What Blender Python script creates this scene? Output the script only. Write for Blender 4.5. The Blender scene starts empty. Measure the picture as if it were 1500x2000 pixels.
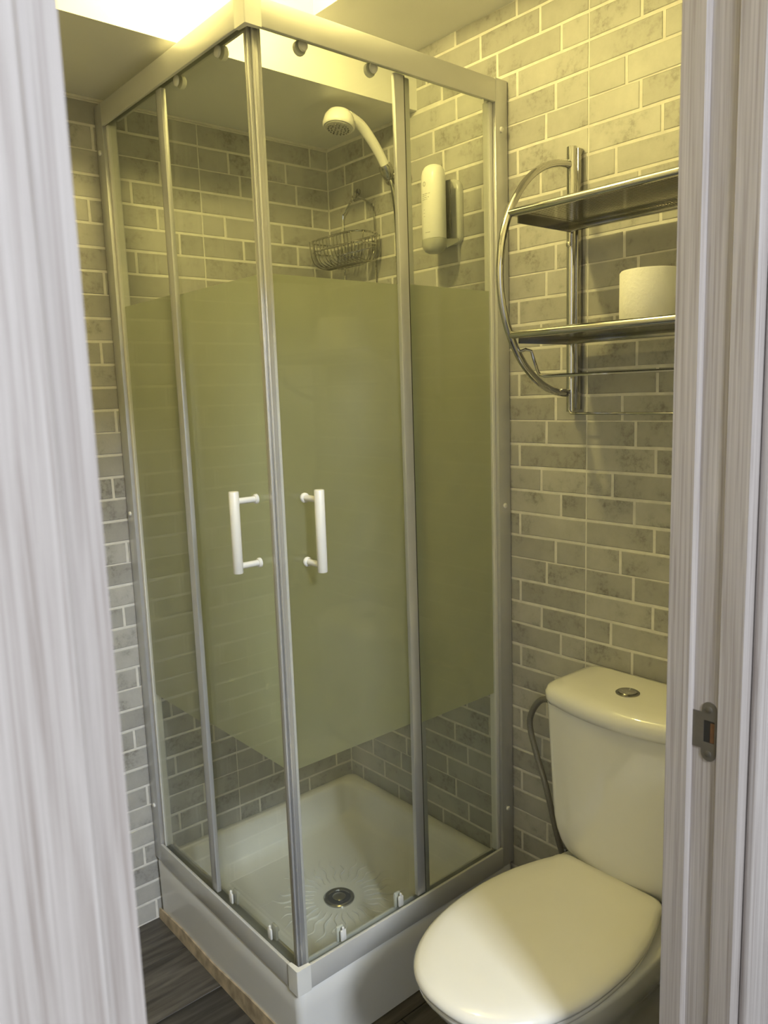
import bpy, bmesh, math, random
from mathutils import Vector, Matrix
random.seed(7)
SC = bpy.context.scene
COL = SC.collection
PI = math.pi

# ------------------------------------------------------------------ camera, world, daylight, exposure
CAM = Vector((-1.5443, -2.0246, 1.4846))
YAW, PITCH, ROLL, FPX = 0.7066, 0.1510, -0.0332, 1526.6
fwd = Vector((math.sin(YAW)*math.cos(PITCH), math.cos(YAW)*math.cos(PITCH), -math.sin(PITCH)))
r0 = Vector((math.cos(YAW), -math.sin(YAW), 0)); u0 = r0.cross(fwd)
right = r0*math.cos(ROLL) + u0*math.sin(ROLL)
up = u0*math.cos(ROLL) - r0*math.sin(ROLL)
cam = bpy.data.cameras.new('camera'); camo = bpy.data.objects.new('camera', cam); COL.objects.link(camo)
M3 = Matrix((right, up, -fwd)).transposed()
camo.matrix_world = Matrix.Translation(CAM) @ M3.to_4x4()
cam.sensor_fit = 'VERTICAL'; cam.sensor_height = 36.0; cam.lens = FPX/2000*36.0
cam.clip_start = 0.02
cam.dof.use_dof = True; cam.dof.focus_distance = 1.75; cam.dof.aperture_fstop = 9.0
SC.camera = camo

w = bpy.data.worlds.new('world'); SC.world = w; w.use_nodes = True
w.node_tree.nodes['Background'].inputs[0].default_value = (0.75, 0.85, 1.0, 1)
w.node_tree.nodes['Background'].inputs[1].default_value = 1.0

# daylight from behind the camera, aimed down through an invented roof window in the hall
HZ = 3.50
WIN_X, WIN_Y, WIN_W, WIN_L = -1.58, -4.45, 0.62, 0.95
al = bpy.data.lights.new('added_roof_daylight', 'AREA'); al.shape = 'RECTANGLE'; al.size = WIN_W; al.size_y = WIN_L
al.color = (0.84, 0.90, 1.0); al.energy = 115.0; al.spread = math.radians(150)
alo = bpy.data.objects.new('added_roof_daylight', al); COL.objects.link(alo)
alo.location = (WIN_X, WIN_Y, HZ-0.02)
alo.rotation_euler = Vector((0.2, 1.0, -0.8)).to_track_quat('-Z', 'Y').to_euler()
LAMP = Vector((-0.705, -0.730, 2.382)); LAMP_COL = (1.0, 0.83, 0.28); LAMP_STR = 330.0

vs = SC.view_settings
vs.view_transform = 'Standard'; vs.look = 'None'; vs.gamma = 1.0; vs.use_curve_mapping = False
vs.exposure = 0.18

# ------------------------------------------------------------------ materials
MATS = {}
def newmat(name):
    m = bpy.data.materials.new(name); m.use_nodes = True
    MATS[name] = m
    return m, m.node_tree.nodes, m.node_tree.links, m.node_tree.nodes['Principled BSDF']
def N(nodes, t, **kw):
    n = nodes.new(t)
    for k, v in kw.items(): setattr(n, k, v)
    return n
def ramp(nodes, stops):
    r = nodes.new('ShaderNodeValToRGB'); e = r.color_ramp.elements
    while len(e) < len(stops): e.new(0.5)
    for el, (p, c) in zip(e, stops): el.position = p; el.color = (*c, 1)
    return r
def plain(name, col, rough=0.5, metal=0.0, coat=0.0, vary=0.04, scale=14.0, bump=0.0, bscale=200.0, spec=0.5):
    m, n, l, b = newmat(name)
    tc = N(n, 'ShaderNodeTexCoord'); no = N(n, 'ShaderNodeTexNoise'); no.inputs['Scale'].default_value = scale
    no.inputs['Detail'].default_value = 3
    l.new(tc.outputs['Object'], no.inputs['Vector'])
    lo = tuple(c*(1-vary) for c in col); hi = tuple(min(1, c*(1+vary)) for c in col)
    r = ramp(n, [(0.3, lo), (0.7, hi)]); l.new(no.outputs['Fac'], r.inputs['Fac'])
    l.new(r.outputs['Color'], b.inputs['Base Color'])
    b.inputs['Roughness'].default_value = rough; b.inputs['Metallic'].default_value = metal
    b.inputs['Coat Weight'].default_value = coat; b.inputs['Specular IOR Level'].default_value = spec
    if bump:
        n2 = N(n, 'ShaderNodeTexNoise'); n2.inputs['Scale'].default_value = bscale
        l.new(tc.outputs['Object'], n2.inputs['Vector'])
        bp = N(n, 'ShaderNodeBump'); bp.inputs['Strength'].default_value = bump; bp.inputs['Distance'].default_value = 0.002
        l.new(n2.outputs['Fac'], bp.inputs['Height']); l.new(bp.outputs['Normal'], b.inputs['Normal'])
    return m
plain('paint', (0.80, 0.79, 0.77), 0.85, vary=0.02, scale=3, bump=0.15, bscale=90)
plain('hall_paint', (0.78, 0.78, 0.77), 0.85, vary=0.02, scale=3)
plain('grout', (0.70, 0.68, 0.63), 0.9, vary=0.08, scale=40)
plain('porcelain', (0.83, 0.82, 0.79), 0.10, coat=0.6, vary=0.01)
plain('acrylic', (0.78, 0.77, 0.75), 0.22, vary=0.02, scale=6)
plain('white_plastic', (0.80, 0.79, 0.76), 0.35, vary=0.02)
plain('seat_plastic', (0.82, 0.80, 0.76), 0.16, coat=0.3, vary=0.01)
plain('rail_white', (0.66, 0.655, 0.64), 0.30, metal=0.25, vary=0.03, scale=8)
plain('aluminium', (0.62, 0.62, 0.63), 0.30, metal=0.55, vary=0.03, scale=8)
plain('glass_edge', (0.10, 0.16, 0.13), 0.15, vary=0.05)
plain('chrome', (0.60, 0.59, 0.57), 0.07, metal=1.0, vary=0.02)
plain('chrome_dark', (0.40, 0.39, 0.37), 0.16, metal=1.0, vary=0.03)
plain('hole_shade', (0.02, 0.018, 0.015), 0.6, vary=0.05)  # near-black colour painted for the shade inside holes
plain('dark_plastic', (0.05, 0.05, 0.045), 0.4, vary=0.05)
plain('nozzle_grey', (0.12, 0.12, 0.11), 0.5, vary=0.05)
plain('spray_grey', (0.55, 0.54, 0.50), 0.4, vary=0.05)
plain('satin_steel', (0.20, 0.18, 0.15), 0.42, metal=0.7, vary=0.08, scale=60)
plain('bare_wood', (0.13, 0.06, 0.02), 0.8, vary=0.2, scale=60)
plain('hose_grey', (0.26, 0.25, 0.23), 0.45, metal=0.4, vary=0.1, scale=300)
plain('paper', (0.86, 0.85, 0.82), 0.95, vary=0.02, scale=30, bump=0.5, bscale=160)
plain('cardboard', (0.45, 0.36, 0.26), 0.9)
plain('label_ink', (0.22, 0.22, 0.21), 0.6)
plain('bottle_white', (0.84, 0.83, 0.79), 0.30, vary=0.01)
plain('bracket_grey', (0.50, 0.50, 0.46), 0.25, vary=0.03)
plain('dome_grey', (0.46, 0.46, 0.41), 0.28, vary=0.03)
plain('sealant', (0.45, 0.36, 0.24), 0.8, vary=0.35, scale=25)
plain('sealant_white', (0.70, 0.68, 0.62), 0.7, vary=0.1, scale=25)

def tile_mat():
    m, n, l, b = newmat('brick_tile')
    geo = N(n, 'ShaderNodeNewGeometry'); oi = N(n, 'ShaderNodeObjectInfo')
    add = N(n, 'ShaderNodeVectorMath', operation='ADD')
    sc = N(n, 'ShaderNodeMath', operation='MULTIPLY'); sc.inputs[1].default_value = 7.0
    l.new(oi.outputs['Random'], sc.inputs[0])
    l.new(geo.outputs['Position'], add.inputs[0]); l.new(sc.outputs[0], add.inputs[1])
    n1 = N(n, 'ShaderNodeTexNoise'); n1.inputs['Scale'].default_value = 11; n1.inputs['Detail'].default_value = 5; n1.inputs['Roughness'].default_value = 0.65
    n2 = N(n, 'ShaderNodeTexNoise'); n2.inputs['Scale'].default_value = 75; n2.inputs['Detail'].default_value = 6; n2.inputs['Roughness'].default_value = 0.7
    l.new(add.outputs[0], n1.inputs['Vector']); l.new(add.outputs[0], n2.inputs['Vector'])
    r1 = ramp(n, [(0.25, (0.335, 0.325, 0.30)), (0.50, (0.41, 0.40, 0.375)), (0.75, (0.47, 0.46, 0.43))])
    l.new(n1.outputs['Fac'], r1.inputs['Fac'])
    # dark pitted stains, present where both noises are low
    m1 = N(n, 'ShaderNodeMapRange'); m1.inputs[1].default_value = 0.50; m1.inputs[2].default_value = 0.36
    m2 = N(n, 'ShaderNodeMapRange'); m2.inputs[1].default_value = 0.54; m2.inputs[2].default_value = 0.38
    l.new(n1.outputs['Fac'], m1.inputs[0]); l.new(n2.outputs['Fac'], m2.inputs[0])
    mu = N(n, 'ShaderNodeMath', operation='MULTIPLY'); l.new(m1.outputs[0], mu.inputs[0]); l.new(m2.outputs[0], mu.inputs[1])
    mu2 = N(n, 'ShaderNodeMath', operation='MULTIPLY'); mu2.inputs[1].default_value = 0.75; l.new(mu.outputs[0], mu2.inputs[0])
    mix = N(n, 'ShaderNodeMixRGB'); l.new(mu2.outputs[0], mix.inputs['Fac']); l.new(r1.outputs['Color'], mix.inputs['Color1'])
    mix.inputs['Color2'].default_value = (0.19, 0.18, 0.16, 1)
    # every brick a little lighter or darker
    mr = N(n, 'ShaderNodeMapRange'); mr.inputs[3].default_value = 0.86; mr.inputs[4].default_value = 1.12
    l.new(oi.outputs['Random'], mr.inputs[0])
    hs = N(n, 'ShaderNodeHueSaturation'); l.new(mr.outputs[0], hs.inputs['Value']); l.new(mix.outputs[0], hs.inputs['Color'])
    l.new(hs.outputs[0], b.inputs['Base Color'])
    b.inputs['Roughness'].default_value = 0.48
    bp = N(n, 'ShaderNodeBump'); bp.inputs['Strength'].default_value = 0.25; bp.inputs['Distance'].default_value = 0.002
    l.new(n2.outputs['Fac'], bp.inputs['Height']); l.new(bp.outputs['Normal'], b.inputs['Normal'])
tile_mat()

def wood(name, axis, stops, sc_along, sc_across, rough, bump=0.2, rnd=0.0):
    m, n, l, b = newmat(name)
    geo = N(n, 'ShaderNodeNewGeometry'); oi = N(n, 'ShaderNodeObjectInfo')
    mp = N(n, 'ShaderNodeMapping'); l.new(geo.outputs['Position'], mp.inputs['Vector'])
    s = [sc_across]*3; s[axis] = sc_along; mp.inputs['Scale'].default_value = s
    ad = N(n, 'ShaderNodeVectorMath', operation='ADD'); mm = N(n, 'ShaderNodeMath', operation='MULTIPLY'); mm.inputs[1].default_value = 30.0
    l.new(oi.outputs['Random'], mm.inputs[0]); l.new(mp.outputs[0], ad.inputs[0]); l.new(mm.outputs[0], ad.inputs[1])
    n1 = N(n, 'ShaderNodeTexNoise'); n1.inputs['Scale'].default_value = 1.0; n1.inputs['Detail'].default_value = 7; n1.inputs['Roughness'].default_value = 0.62
    n1.inputs['Distortion'].default_value = 0.5
    l.new(ad.outputs[0], n1.inputs['Vector'])
    r = ramp(n, stops); l.new(n1.outputs['Fac'], r.inputs['Fac'])
    mr = N(n, 'ShaderNodeMapRange'); mr.inputs[3].default_value = 1-rnd; mr.inputs[4].default_value = 1+rnd
    l.new(oi.outputs['Random'], mr.inputs[0])
    hs = N(n, 'ShaderNodeHueSaturation'); l.new(mr.outputs[0], hs.inputs['Value']); l.new(r.outputs[0], hs.inputs['Color'])
    l.new(hs.outputs[0], b.inputs['Base Color']); b.inputs['Roughness'].default_value = rough
    bp = N(n, 'ShaderNodeBump'); bp.inputs['Strength'].default_value = bump; bp.inputs['Distance'].default_value = 0.001
    l.new(n1.outputs['Fac'], bp.inputs['Height']); l.new(bp.outputs['Normal'], b.inputs['Normal'])
wood('door_veneer', 2, [(0.28, (0.26, 0.215, 0.19)), (0.48, (0.40, 0.355, 0.33)), (0.70, (0.50, 0.455, 0.43))], 3.5, 300.0, 0.55, 0.2)
wood('floor_wood', 0, [(0.28, (0.020, 0.017, 0.014)), (0.47, (0.060, 0.053, 0.045)), (0.72, (0.130, 0.117, 0.10))], 4.0, 42.0, 0.45, 0.3, 0.25)

def glass_mat():
    m, n, l, b = newmat('clear_glass'); n.remove(b); out = n['Material Output']
    tr = N(n, 'ShaderNodeBsdfTransparent'); tr.inputs['Color'].default_value = (0.960, 0.972, 0.940, 1)
    gl = N(n, 'ShaderNodeBsdfGlossy'); gl.inputs['Roughness'].default_value = 0.02
    # Schlick reflectance, the same on both faces of the sheet
    lw = N(n, 'ShaderNodeLayerWeight'); lw.inputs['Blend'].default_value = 0.5
    pw = N(n, 'ShaderNodeMath', operation='POWER'); pw.inputs[1].default_value = 5.0; l.new(lw.outputs['Facing'], pw.inputs[0])
    fr = N(n, 'ShaderNodeMath', operation='MULTIPLY_ADD'); fr.inputs[1].default_value = 0.96; fr.inputs[2].default_value = 0.035; l.new(pw.outputs[0], fr.inputs[0])
    no = N(n, 'ShaderNodeTexNoise'); no.inputs['Scale'].default_value = 5.0
    geo = N(n, 'ShaderNodeNewGeometry'); l.new(geo.outputs['Position'], no.inputs['Vector'])
    df = N(n, 'ShaderNodeBsdfDiffuse'); df.inputs['Color'].default_value = (0.7, 0.72, 0.68, 1)
    mr = N(n, 'ShaderNodeMapRange'); mr.inputs[1].default_value = 0.4; mr.inputs[2].default_value = 0.8
    mr.inputs[3].default_value = 0.012; mr.inputs[4].default_value = 0.05
    l.new(no.outputs['Fac'], mr.inputs[0])
    mx0 = N(n, 'ShaderNodeMixShader'); l.new(mr.outputs[0], mx0.inputs['Fac']); l.new(tr.outputs[0], mx0.inputs[1]); l.new(df.outputs[0], mx0.inputs[2])
    mx = N(n, 'ShaderNodeMixShader'); l.new(fr.outputs[0], mx.inputs['Fac']); l.new(mx0.outputs[0], mx.inputs[1]); l.new(gl.outputs[0], mx.inputs[2])
    l.new(mx.outputs[0], out.inputs['Surface'])
glass_mat()
def frost_mat():
    m, n, l, b = newmat('frosted_film'); n.remove(b); out = n['Material Output']
    tl = N(n, 'ShaderNodeBsdfTranslucent'); tl.inputs['Color'].default_value = (0.84, 0.855, 0.69, 1)
    df = N(n, 'ShaderNodeBsdfDiffuse'); df.inputs['Color'].default_value = (0.50, 0.52, 0.42, 1)
    geo = N(n, 'ShaderNodeNewGeometry'); no = N(n, 'ShaderNodeTexNoise'); no.inputs['Scale'].default_value = 2.0
    l.new(geo.outputs['Position'], no.inputs['Vector'])
    mr = N(n, 'ShaderNodeMapRange'); mr.inputs[3].default_value = 0.10; mr.inputs[4].default_value = 0.15
    l.new(no.outputs['Fac'], mr.inputs[0])
    mx = N(n, 'ShaderNodeMixShader'); l.new(mr.outputs[0], mx.inputs['Fac']); l.new(tl.outputs[0], mx.inputs[1]); l.new(df.outputs[0], mx.inputs[2])
    l.new(mx.outputs[0], out.inputs['Surface'])
frost_mat()
def bulb_mat():
    m, n, l, b = newmat('lit_bulb'); n.remove(b); out = n['Material Output']
    em = N(n, 'ShaderNodeEmission'); em.inputs['Color'].default_value = (*LAMP_COL, 1); em.inputs['Strength'].default_value = LAMP_STR
    l.new(em.outputs[0], out.inputs['Surface'])
bulb_mat()

# ------------------------------------------------------------------ helpers
def finish(bm, ang=38):
    bmesh.ops.recalc_face_normals(bm, faces=bm.faces[:])
    for f in bm.faces: f.smooth = True
    for e in bm.edges:
        if len(e.link_faces) == 2 and e.calc_face_angle(0) > math.radians(ang): e.smooth = False
def obj(name, bm, mat, parent=None, ang=38, recalc=True):
    if recalc: finish(bm, ang)
    me = bpy.data.meshes.new(name); bm.to_mesh(me); bm.free()
    me.materials.append(MATS[mat])
    o = bpy.data.objects.new(name, me); COL.objects.link(o)
    if parent is not None: attach(o, parent)
    return o
def attach(o, parent):
    o.parent = parent
    if parent.type == 'EMPTY': o.matrix_parent_inverse = Matrix.Translation(-Vector(parent.location))
def tag(o, label, cat, group=None):
    o['label'] = label; o['category'] = cat
    if group: o['group'] = group
    return o
def thing(name, loc, label, cat, group=None):
    o = bpy.data.objects.new(name, None); COL.objects.link(o); o.location = loc; o.empty_display_size = 0.05
    return tag(o, label, cat, group)
def struct(name, bm, mat, label=None):
    o = obj(name, bm, mat); o['kind'] = 'structure'
    if label: o['label'] = label
    return o
def nb(): return bmesh.new()
def box(bm, lo, hi, bev=0.0, seg=2):
    lo = Vector(lo); hi = Vector(hi); c = (lo+hi)/2; s = hi-lo
    r = bmesh.ops.create_cube(bm, size=1.0, matrix=Matrix.Translation(c) @ Matrix.Diagonal((abs(s.x), abs(s.y), abs(s.z), 1)))
    if bev > 0:
        vs_ = set(r['verts']); es = [e for e in bm.edges if e.verts[0] in vs_ and e.verts[1] in vs_]
        bmesh.ops.bevel(bm, geom=es, offset=bev, segments=seg, profile=0.5, affect='EDGES', clamp_overlap=True)
    return bm
def rings(bm, loops, cap0=True, cap1=True, closed=True):
    R = [[bm.verts.new(p) for p in lp] for lp in loops]
    n = len(R[0])
    for a, b in zip(R, R[1:]):
        for i in range(n if closed else n-1):
            j = (i+1) % n
            bm.faces.new((a[i], a[j], b[j], b[i]))
    if cap0: bm.faces.new(R[0][::-1])
    if cap1: bm.faces.new(R[-1])
    return bm
def tube(bm, pts, r, n=8, close=False):
    P = [Vector(p) for p in pts]; m = len(P)
    rad = r if isinstance(r, (list, tuple)) else [r]*m
    T = []
    for i in range(m):
        if close: t = P[(i+1) % m]-P[i-1]
        else: t = P[min(i+1, m-1)]-P[max(i-1, 0)]
        T.append(t.normalized())
    a = Vector((0, 0, 1)) if abs(T[0].z) < 0.9 else Vector((1, 0, 0))
    nrm = (a - T[0]*a.dot(T[0])).normalized()
    L = []
    for i in range(m):
        nrm = (nrm - T[i]*nrm.dot(T[i])).normalized(); bi = T[i].cross(nrm)
        L.append([P[i] + (nrm*math.cos(2*PI*k/n) + bi*math.sin(2*PI*k/n))*rad[i] for k in range(n)])
    if close:
        L.append(L[0]); R = [[bm.verts.new(p) for p in lp] for lp in L[:-1]]; R.append(R[0])
        for A, B in zip(R, R[1:]):
            for i in range(n): bm.faces.new((A[i], A[(i+1) % n], B[(i+1) % n], B[i]))
    else: rings(bm, L)
    return bm
def lathe(bm, prof, origin, axis=(0, 0, 1), n=24, cap0=True, cap1=True, sx=1.0):
    ax = Vector(axis).normalized(); a = Vector((0, 1, 0)) if abs(ax.y) < 0.9 else Vector((1, 0, 0))
    e1 = (a - ax*a.dot(ax)).normalized(); e2 = ax.cross(e1); o = Vector(origin)
    L = [[o + ax*h + (e1*math.cos(2*PI*k/n) + e2*math.sin(2*PI*k/n)*sx)*max(r, 1e-5) for k in range(n)] for r, h in prof]
    return rings(bm, L, cap0, cap1)
def prism(bm, poly, z0, z1):
    return rings(bm, [[(x, y, z0) for x, y in poly], [(x, y, z1) for x, y in poly]])
def spline(pts, n=8):
    P = [Vector(p) for p in pts]; out = []
    for i in range(len(P)-1):
        p0 = P[max(i-1, 0)]; p1 = P[i]; p2 = P[i+1]; p3 = P[min(i+2, len(P)-1)]
        for k in range(n):
            t = k/n
            out.append(0.5*((2*p1) + (p2-p0)*t + (2*p0-5*p1+4*p2-p3)*t*t + (3*p1-p0-3*p2+p3)*t**3))
    out.append(P[-1]); return out
def rrect(x0, x1, y0, y1, rads, z, n=6):
    # rads: corner radii at (x0,y0),(x1,y0),(x1,y1),(x0,y1)
    out = []
    for (cx, cy, a0), r in zip(((x0, y0, PI), (x1, y0, 1.5*PI), (x1, y1, 0), (x0, y1, 0.5*PI)), rads):
        ox = cx + (r if cx == x0 else -r); oy = cy + (r if cy == y0 else -r)
        for k in range(n+1):
            a = a0 + 0.5*PI*k/n
            out.append(Vector((ox + r*math.cos(a), oy + r*math.sin(a), z)))
    return out

# ------------------------------------------------------------------ the setting
NICHE_Y, NICHE_Z, BOX_X, BOX_Z, TOP_Z = -0.405, 2.230, -0.332, 2.377, 2.56
YF0, YF1 = -1.524, -1.617            # bathroom face and hall face of the door wall
XL = -1.56                            # far left bathroom wall
HX0, HX1, HY = -2.7, 0.4, -5.40
bm = nb(); box(bm, (-2.8, HY, -0.12), (0.12, 0.12, -0.010)); box(bm, (0.12, HY, -0.12), (0.5, YF0, -0.010))
floor = struct('floor', bm, 'dark_plastic', 'dark screed under the wood look floor')
bm = nb(); box(bm, (XL-0.1, 0.0011, -0.01), (0.0011, 0.12, TOP_Z+0.1))
wall_back = struct('wall_back', bm, 'grout', 'tiled wall behind the shower')
bm = nb(); box(bm, (0.0011, YF0, -0.01), (0.12, 0.12, TOP_Z+0.1))
wall_right = struct('wall_right', bm, 'grout', 'tiled wall behind the toilet')
bm = nb(); box(bm, (XL-0.1, YF0, -0.01), (XL, 0.003, TOP_Z+0.1)); struct('wall_left', bm, 'paint')
OPX0, OPX1, OPZ = -1.436, -0.600, 2.07
bm = nb()
box(bm, (HX0, YF1, -0.01), (OPX0, YF0, HZ)); box(bm, (OPX1, YF1, -0.01), (HX1, YF0, HZ)); box(bm, (OPX0, YF1, OPZ), (OPX1, YF0, HZ))
struct('wall_front', bm, 'hall_paint', 'white painted wall around the doorway')
bm = nb()
box(bm, (XL, YF0, TOP_Z), (0.003, 0.003, TOP_Z+0.1))                    # high ceiling
box(bm, (XL, NICHE_Y, NICHE_Z), (0.003, 0.003, TOP_Z-0.0005))            # dropped soffit above the shower
box(bm, (BOX_X, YF0, BOX_Z), (0.003, NICHE_Y-0.0005, TOP_Z-0.0005))      # boxed drop along the right wall
struct('ceiling', bm, 'paint', 'white painted ceiling with a lower soffit over the shower')
# unseen hall behind the camera and its roof window, both invented for the daylight
bm = nb(); box(bm, (HX0-0.1, HY, -0.01), (HX0, YF1, HZ)); struct('wall_hall_left', bm, 'hall_paint')
bm = nb(); box(bm, (HX1, HY, -0.01), (HX1+0.1, YF0, HZ)); struct('wall_hall_right', bm, 'hall_paint')
wx0, wx1, wy0, wy1 = WIN_X-WIN_W/2-0.07, WIN_X+WIN_W/2+0.07, WIN_Y-WIN_L/2-0.07, WIN_Y+WIN_L/2+0.07
bm = nb(); box(bm, (HX0, HY-0.1, -0.01), (HX1, HY, HZ)); struct('wall_hall_back', bm, 'hall_paint')
bm = nb()
box(bm, (HX0-0.1, HY-0.1, HZ), (wx0, YF0, HZ+0.1)); box(bm, (wx1, HY-0.1, HZ), (HX1+0.1, YF0, HZ+0.1))
box(bm, (wx0, HY-0.1, HZ), (wx1, wy0, HZ+0.1)); box(bm, (wx0, wy1, HZ), (wx1, YF0, HZ+0.1))
struct('ceiling_hall', bm, 'hall_paint')
bm = nb()
for a, b_ in (((wx0, wy0), (wx1, wy0+0.05)), ((wx0, wy1-0.05), (wx1, wy1)), ((wx0, wy0+0.05), (wx0+0.05, wy1-0.05)), ((wx1-0.05, wy0+0.05), (wx1, wy1-0.05))):
    box(bm, (a[0], a[1], HZ+0.02), (b_[0], b_[1], HZ+0.08))
win = struct('window_hall_added', bm, 'white_plastic')  # unseen roof window, invented to let the daylight in
bm = nb(); box(bm, (wx0+0.05, wy0+0.05, HZ+0.045), (wx1-0.05, wy1-0.05, HZ+0.05)); obj('pane', bm, 'clear_glass', win)

# floor planks, laid along the back wall
def plank(x0, x1, y0, y1):
    bm = nb(); box(bm, (x0+0.001, y0+0.001, -0.012), (x1-0.001, y1-0.001, 0.0), 0.0008, 1)
    obj('plank', bm, 'floor_wood', floor)
yy = 0.003; row = 0
yj = [0.003, -0.165, -0.362, -0.559, -0.756, -0.953, -1.15, -1.347, -1.544, -1.741, -1.938, -2.135, -2.332]
for a, b_ in zip(yj, yj[1:]):
    off = (0.0, 0.55, 0.25, 0.8)[row % 4]; row += 1
    x = XL - off
    while x < 0.0:
        xa, xb = max(x, XL), min(x+1.1, 0.003)
        if xb-xa > 0.02: plank(xa, xb, b_, a)
        x += 1.1

# ---- brick-relief wall tiles
ROWH, Z1 = 0.35067/6, 2.1067
TW = 0.575
JO = [[.127, .320, .460], [.177, .376], [.070, .262, .444], [.127, .315, .503], [.177, .376], [.093, .285, .487]]
def hidden_score(p, area):
    d = p - CAM; zc = d.dot(fwd)
    if zc <= 0: return 0
    u = 750 + FPX*d.dot(right)/zc; v = 1000 - FPX*d.dot(up)/zc
    az = math.degrees(math.atan2(d.x, d.y))
    if not (-60 < u < 1560 and -60 < v < 2060): return 0.0
    if az < 19.0 or az > 62.0: return 0.0
    # behind the frosted band of the enclosure?
    for ax, oth in ((0, 1), (1, 0)):
        t = (-0.70 - CAM[ax])/d[ax] if abs(d[ax]) > 1e-6 else -1
        if 0 < t < 1:
            h = CAM + d*t
            if -0.70 <= h[oth] <= 0 and 0.71 < h.z < 1.70: return 0.0
    return area/zc/zc
brick_cache = {}
def brick_mesh(L, H):
    key = (round(L, 3), round(H, 3))
    if key not in brick_cache:
        L, H = key; bm = nb(); s = 0.0016; q = 0.0035
        rnd = random.Random(int(L*1e5+H*1e7)); j = lambda: rnd.uniform(-0.0006, 0.0006)
        out = [(-L/2, -H/2), (-L/4, -H/2), (L/4, -H/2), (L/2, -H/2), (L/2, H/2), (L/4, H/2), (-L/4, H/2), (-L/2, H/2)]
        o2 = [(x+j(), z+j()) for x, z in out]
        inn = [(x - math.copysign(s, x)*(1 if abs(x) > L/3 else 0), z - math.copysign(s, z)) for x, z in o2]
        rings(bm, [[(x, q, z) for x, z in o2], [(x, 0.0009, z) for x, z in o2], [(x, 0.0, z) for x, z in inn]], cap0=False)
        finish(bm, 20)
        me = bpy.data.meshes.new('brick'); bm.to_mesh(me); bm.free(); me.materials.append(MATS['brick_tile'])
        brick_cache[key] = me
    return brick_cache[key]
def tile_wall(wall, s_max, edges0, place, topf, skip):
    # s runs to the right as one faces the wall; place(s, z) -> location, rotation
    items = []
    r = -6
    while True:
        zt = Z1 - r*ROWH; zb = zt - ROWH
        if zt <= 0.0: break
        rr = r % 6
        k = 0
        for e0 in edges0:
            js = [0.0] + JO[rr] + [TW]
            for i in range(len(js)-1):
                a, b_ = e0+js[i], e0+js[i+1]
                ga = 0.0017 if i == 0 else 0.0034; gb = 0.0017 if i == len(js)-2 else 0.0034
                a += ga; b_ -= gb
                a = max(a, 0.002); b_ = min(b_, s_max-0.002)
                if b_-a < 0.012: continue
                gt = 0.0016 if rr == 0 else 0.0030; gbm = 0.0016 if rr == 5 else 0.0030
                z_t, z_b = zt-gt, zb+gbm
                for (sa, sb, ztop, zlow) in topf(a, b_):
                    t_ = min(z_t, ztop-0.001); lo = max(z_b, zlow+0.001)
                    if sb-sa < 0.01 or t_-lo < 0.006: continue
                    if skip(sa, (t_+lo)/2): continue
                    items.append((sa, sb, lo, t_))
        r += 1
    sc = []
    for it in items:
        loc, rz = place((it[0]+it[1])/2, (it[2]+it[3])/2)
        sc.append((hidden_score(Vector(loc), (it[1]-it[0])*(it[3]-it[2])), it, loc, rz))
    sc.sort(key=lambda t: -t[0])
    rest = nb(); cnt = 0
    for i, (s, it, loc, rz) in enumerate(sc):
        me = brick_mesh(it[1]-it[0], it[3]-it[2])
        if i < 300 and s > 0:
            o = bpy.data.objects.new('brick', me); COL.objects.link(o); o.parent = wall
            o.location = loc; o.rotation_euler = (0, 0, rz)
        else:
            n0 = len(rest.verts); rest.from_mesh(me); rest.verts.ensure_lookup_table()
            bmesh.ops.transform(rest, matrix=Matrix.Translation(loc) @ Matrix.Rotation(rz, 4, 'Z'), verts=rest.verts[n0:]); cnt += 1
    if cnt:
        o = obj('brick', rest, 'brick_tile', wall, recalc=False); o['kind'] = 'stuff'
    else: rest.free()
SB = 0.003 - XL
tile_wall(wall_back, SB, [SB-0.003-0.440-TW*k for k in (3, 2, 1, 0)], lambda s, z: ((XL+s, 0.0, z), 0.0),
          lambda a, b_: [(a, b_, NICHE_Z, 0.0)], lambda s, z: s+XL > -0.70 and z < 0.17)
def place_r(s, z): return ((0.0, -s, z), -PI/2)
def tile_wall_right():
    e = -NICHE_Y
    def topf(a, b_):                                      # bricks above the soffit are cut at its face
        if a < e < b_: return [(a, b_, NICHE_Z, 0.0), (e+0.001, b_, BOX_Z, NICHE_Z)]
        return [(a, b_, NICHE_Z if b_ <= e else BOX_Z, 0.0)]
    tile_wall(wall_right, -YF0, [-0.201, 0.374, 0.949], place_r, topf, lambda s, z: -s < 0.0 and s < 0.45 and z < 0.17)
tile_wall_right()
# sealant beads where ceiling and walls meet
bm = nb(); box(bm, (XL, -0.004, NICHE_Z-0.006), (0.0, 0.004, NICHE_Z-0.0005)); struct('trim_1', bm, 'sealant_white', 'pale sealant line between back wall and soffit')
bm = nb(); box(bm, (-0.003, -0.003, 0.20), (0.004, 0.004, NICHE_Z-0.007)); struct('trim_2', bm, 'sealant_white', 'pale grout line in the shower corner')

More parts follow.
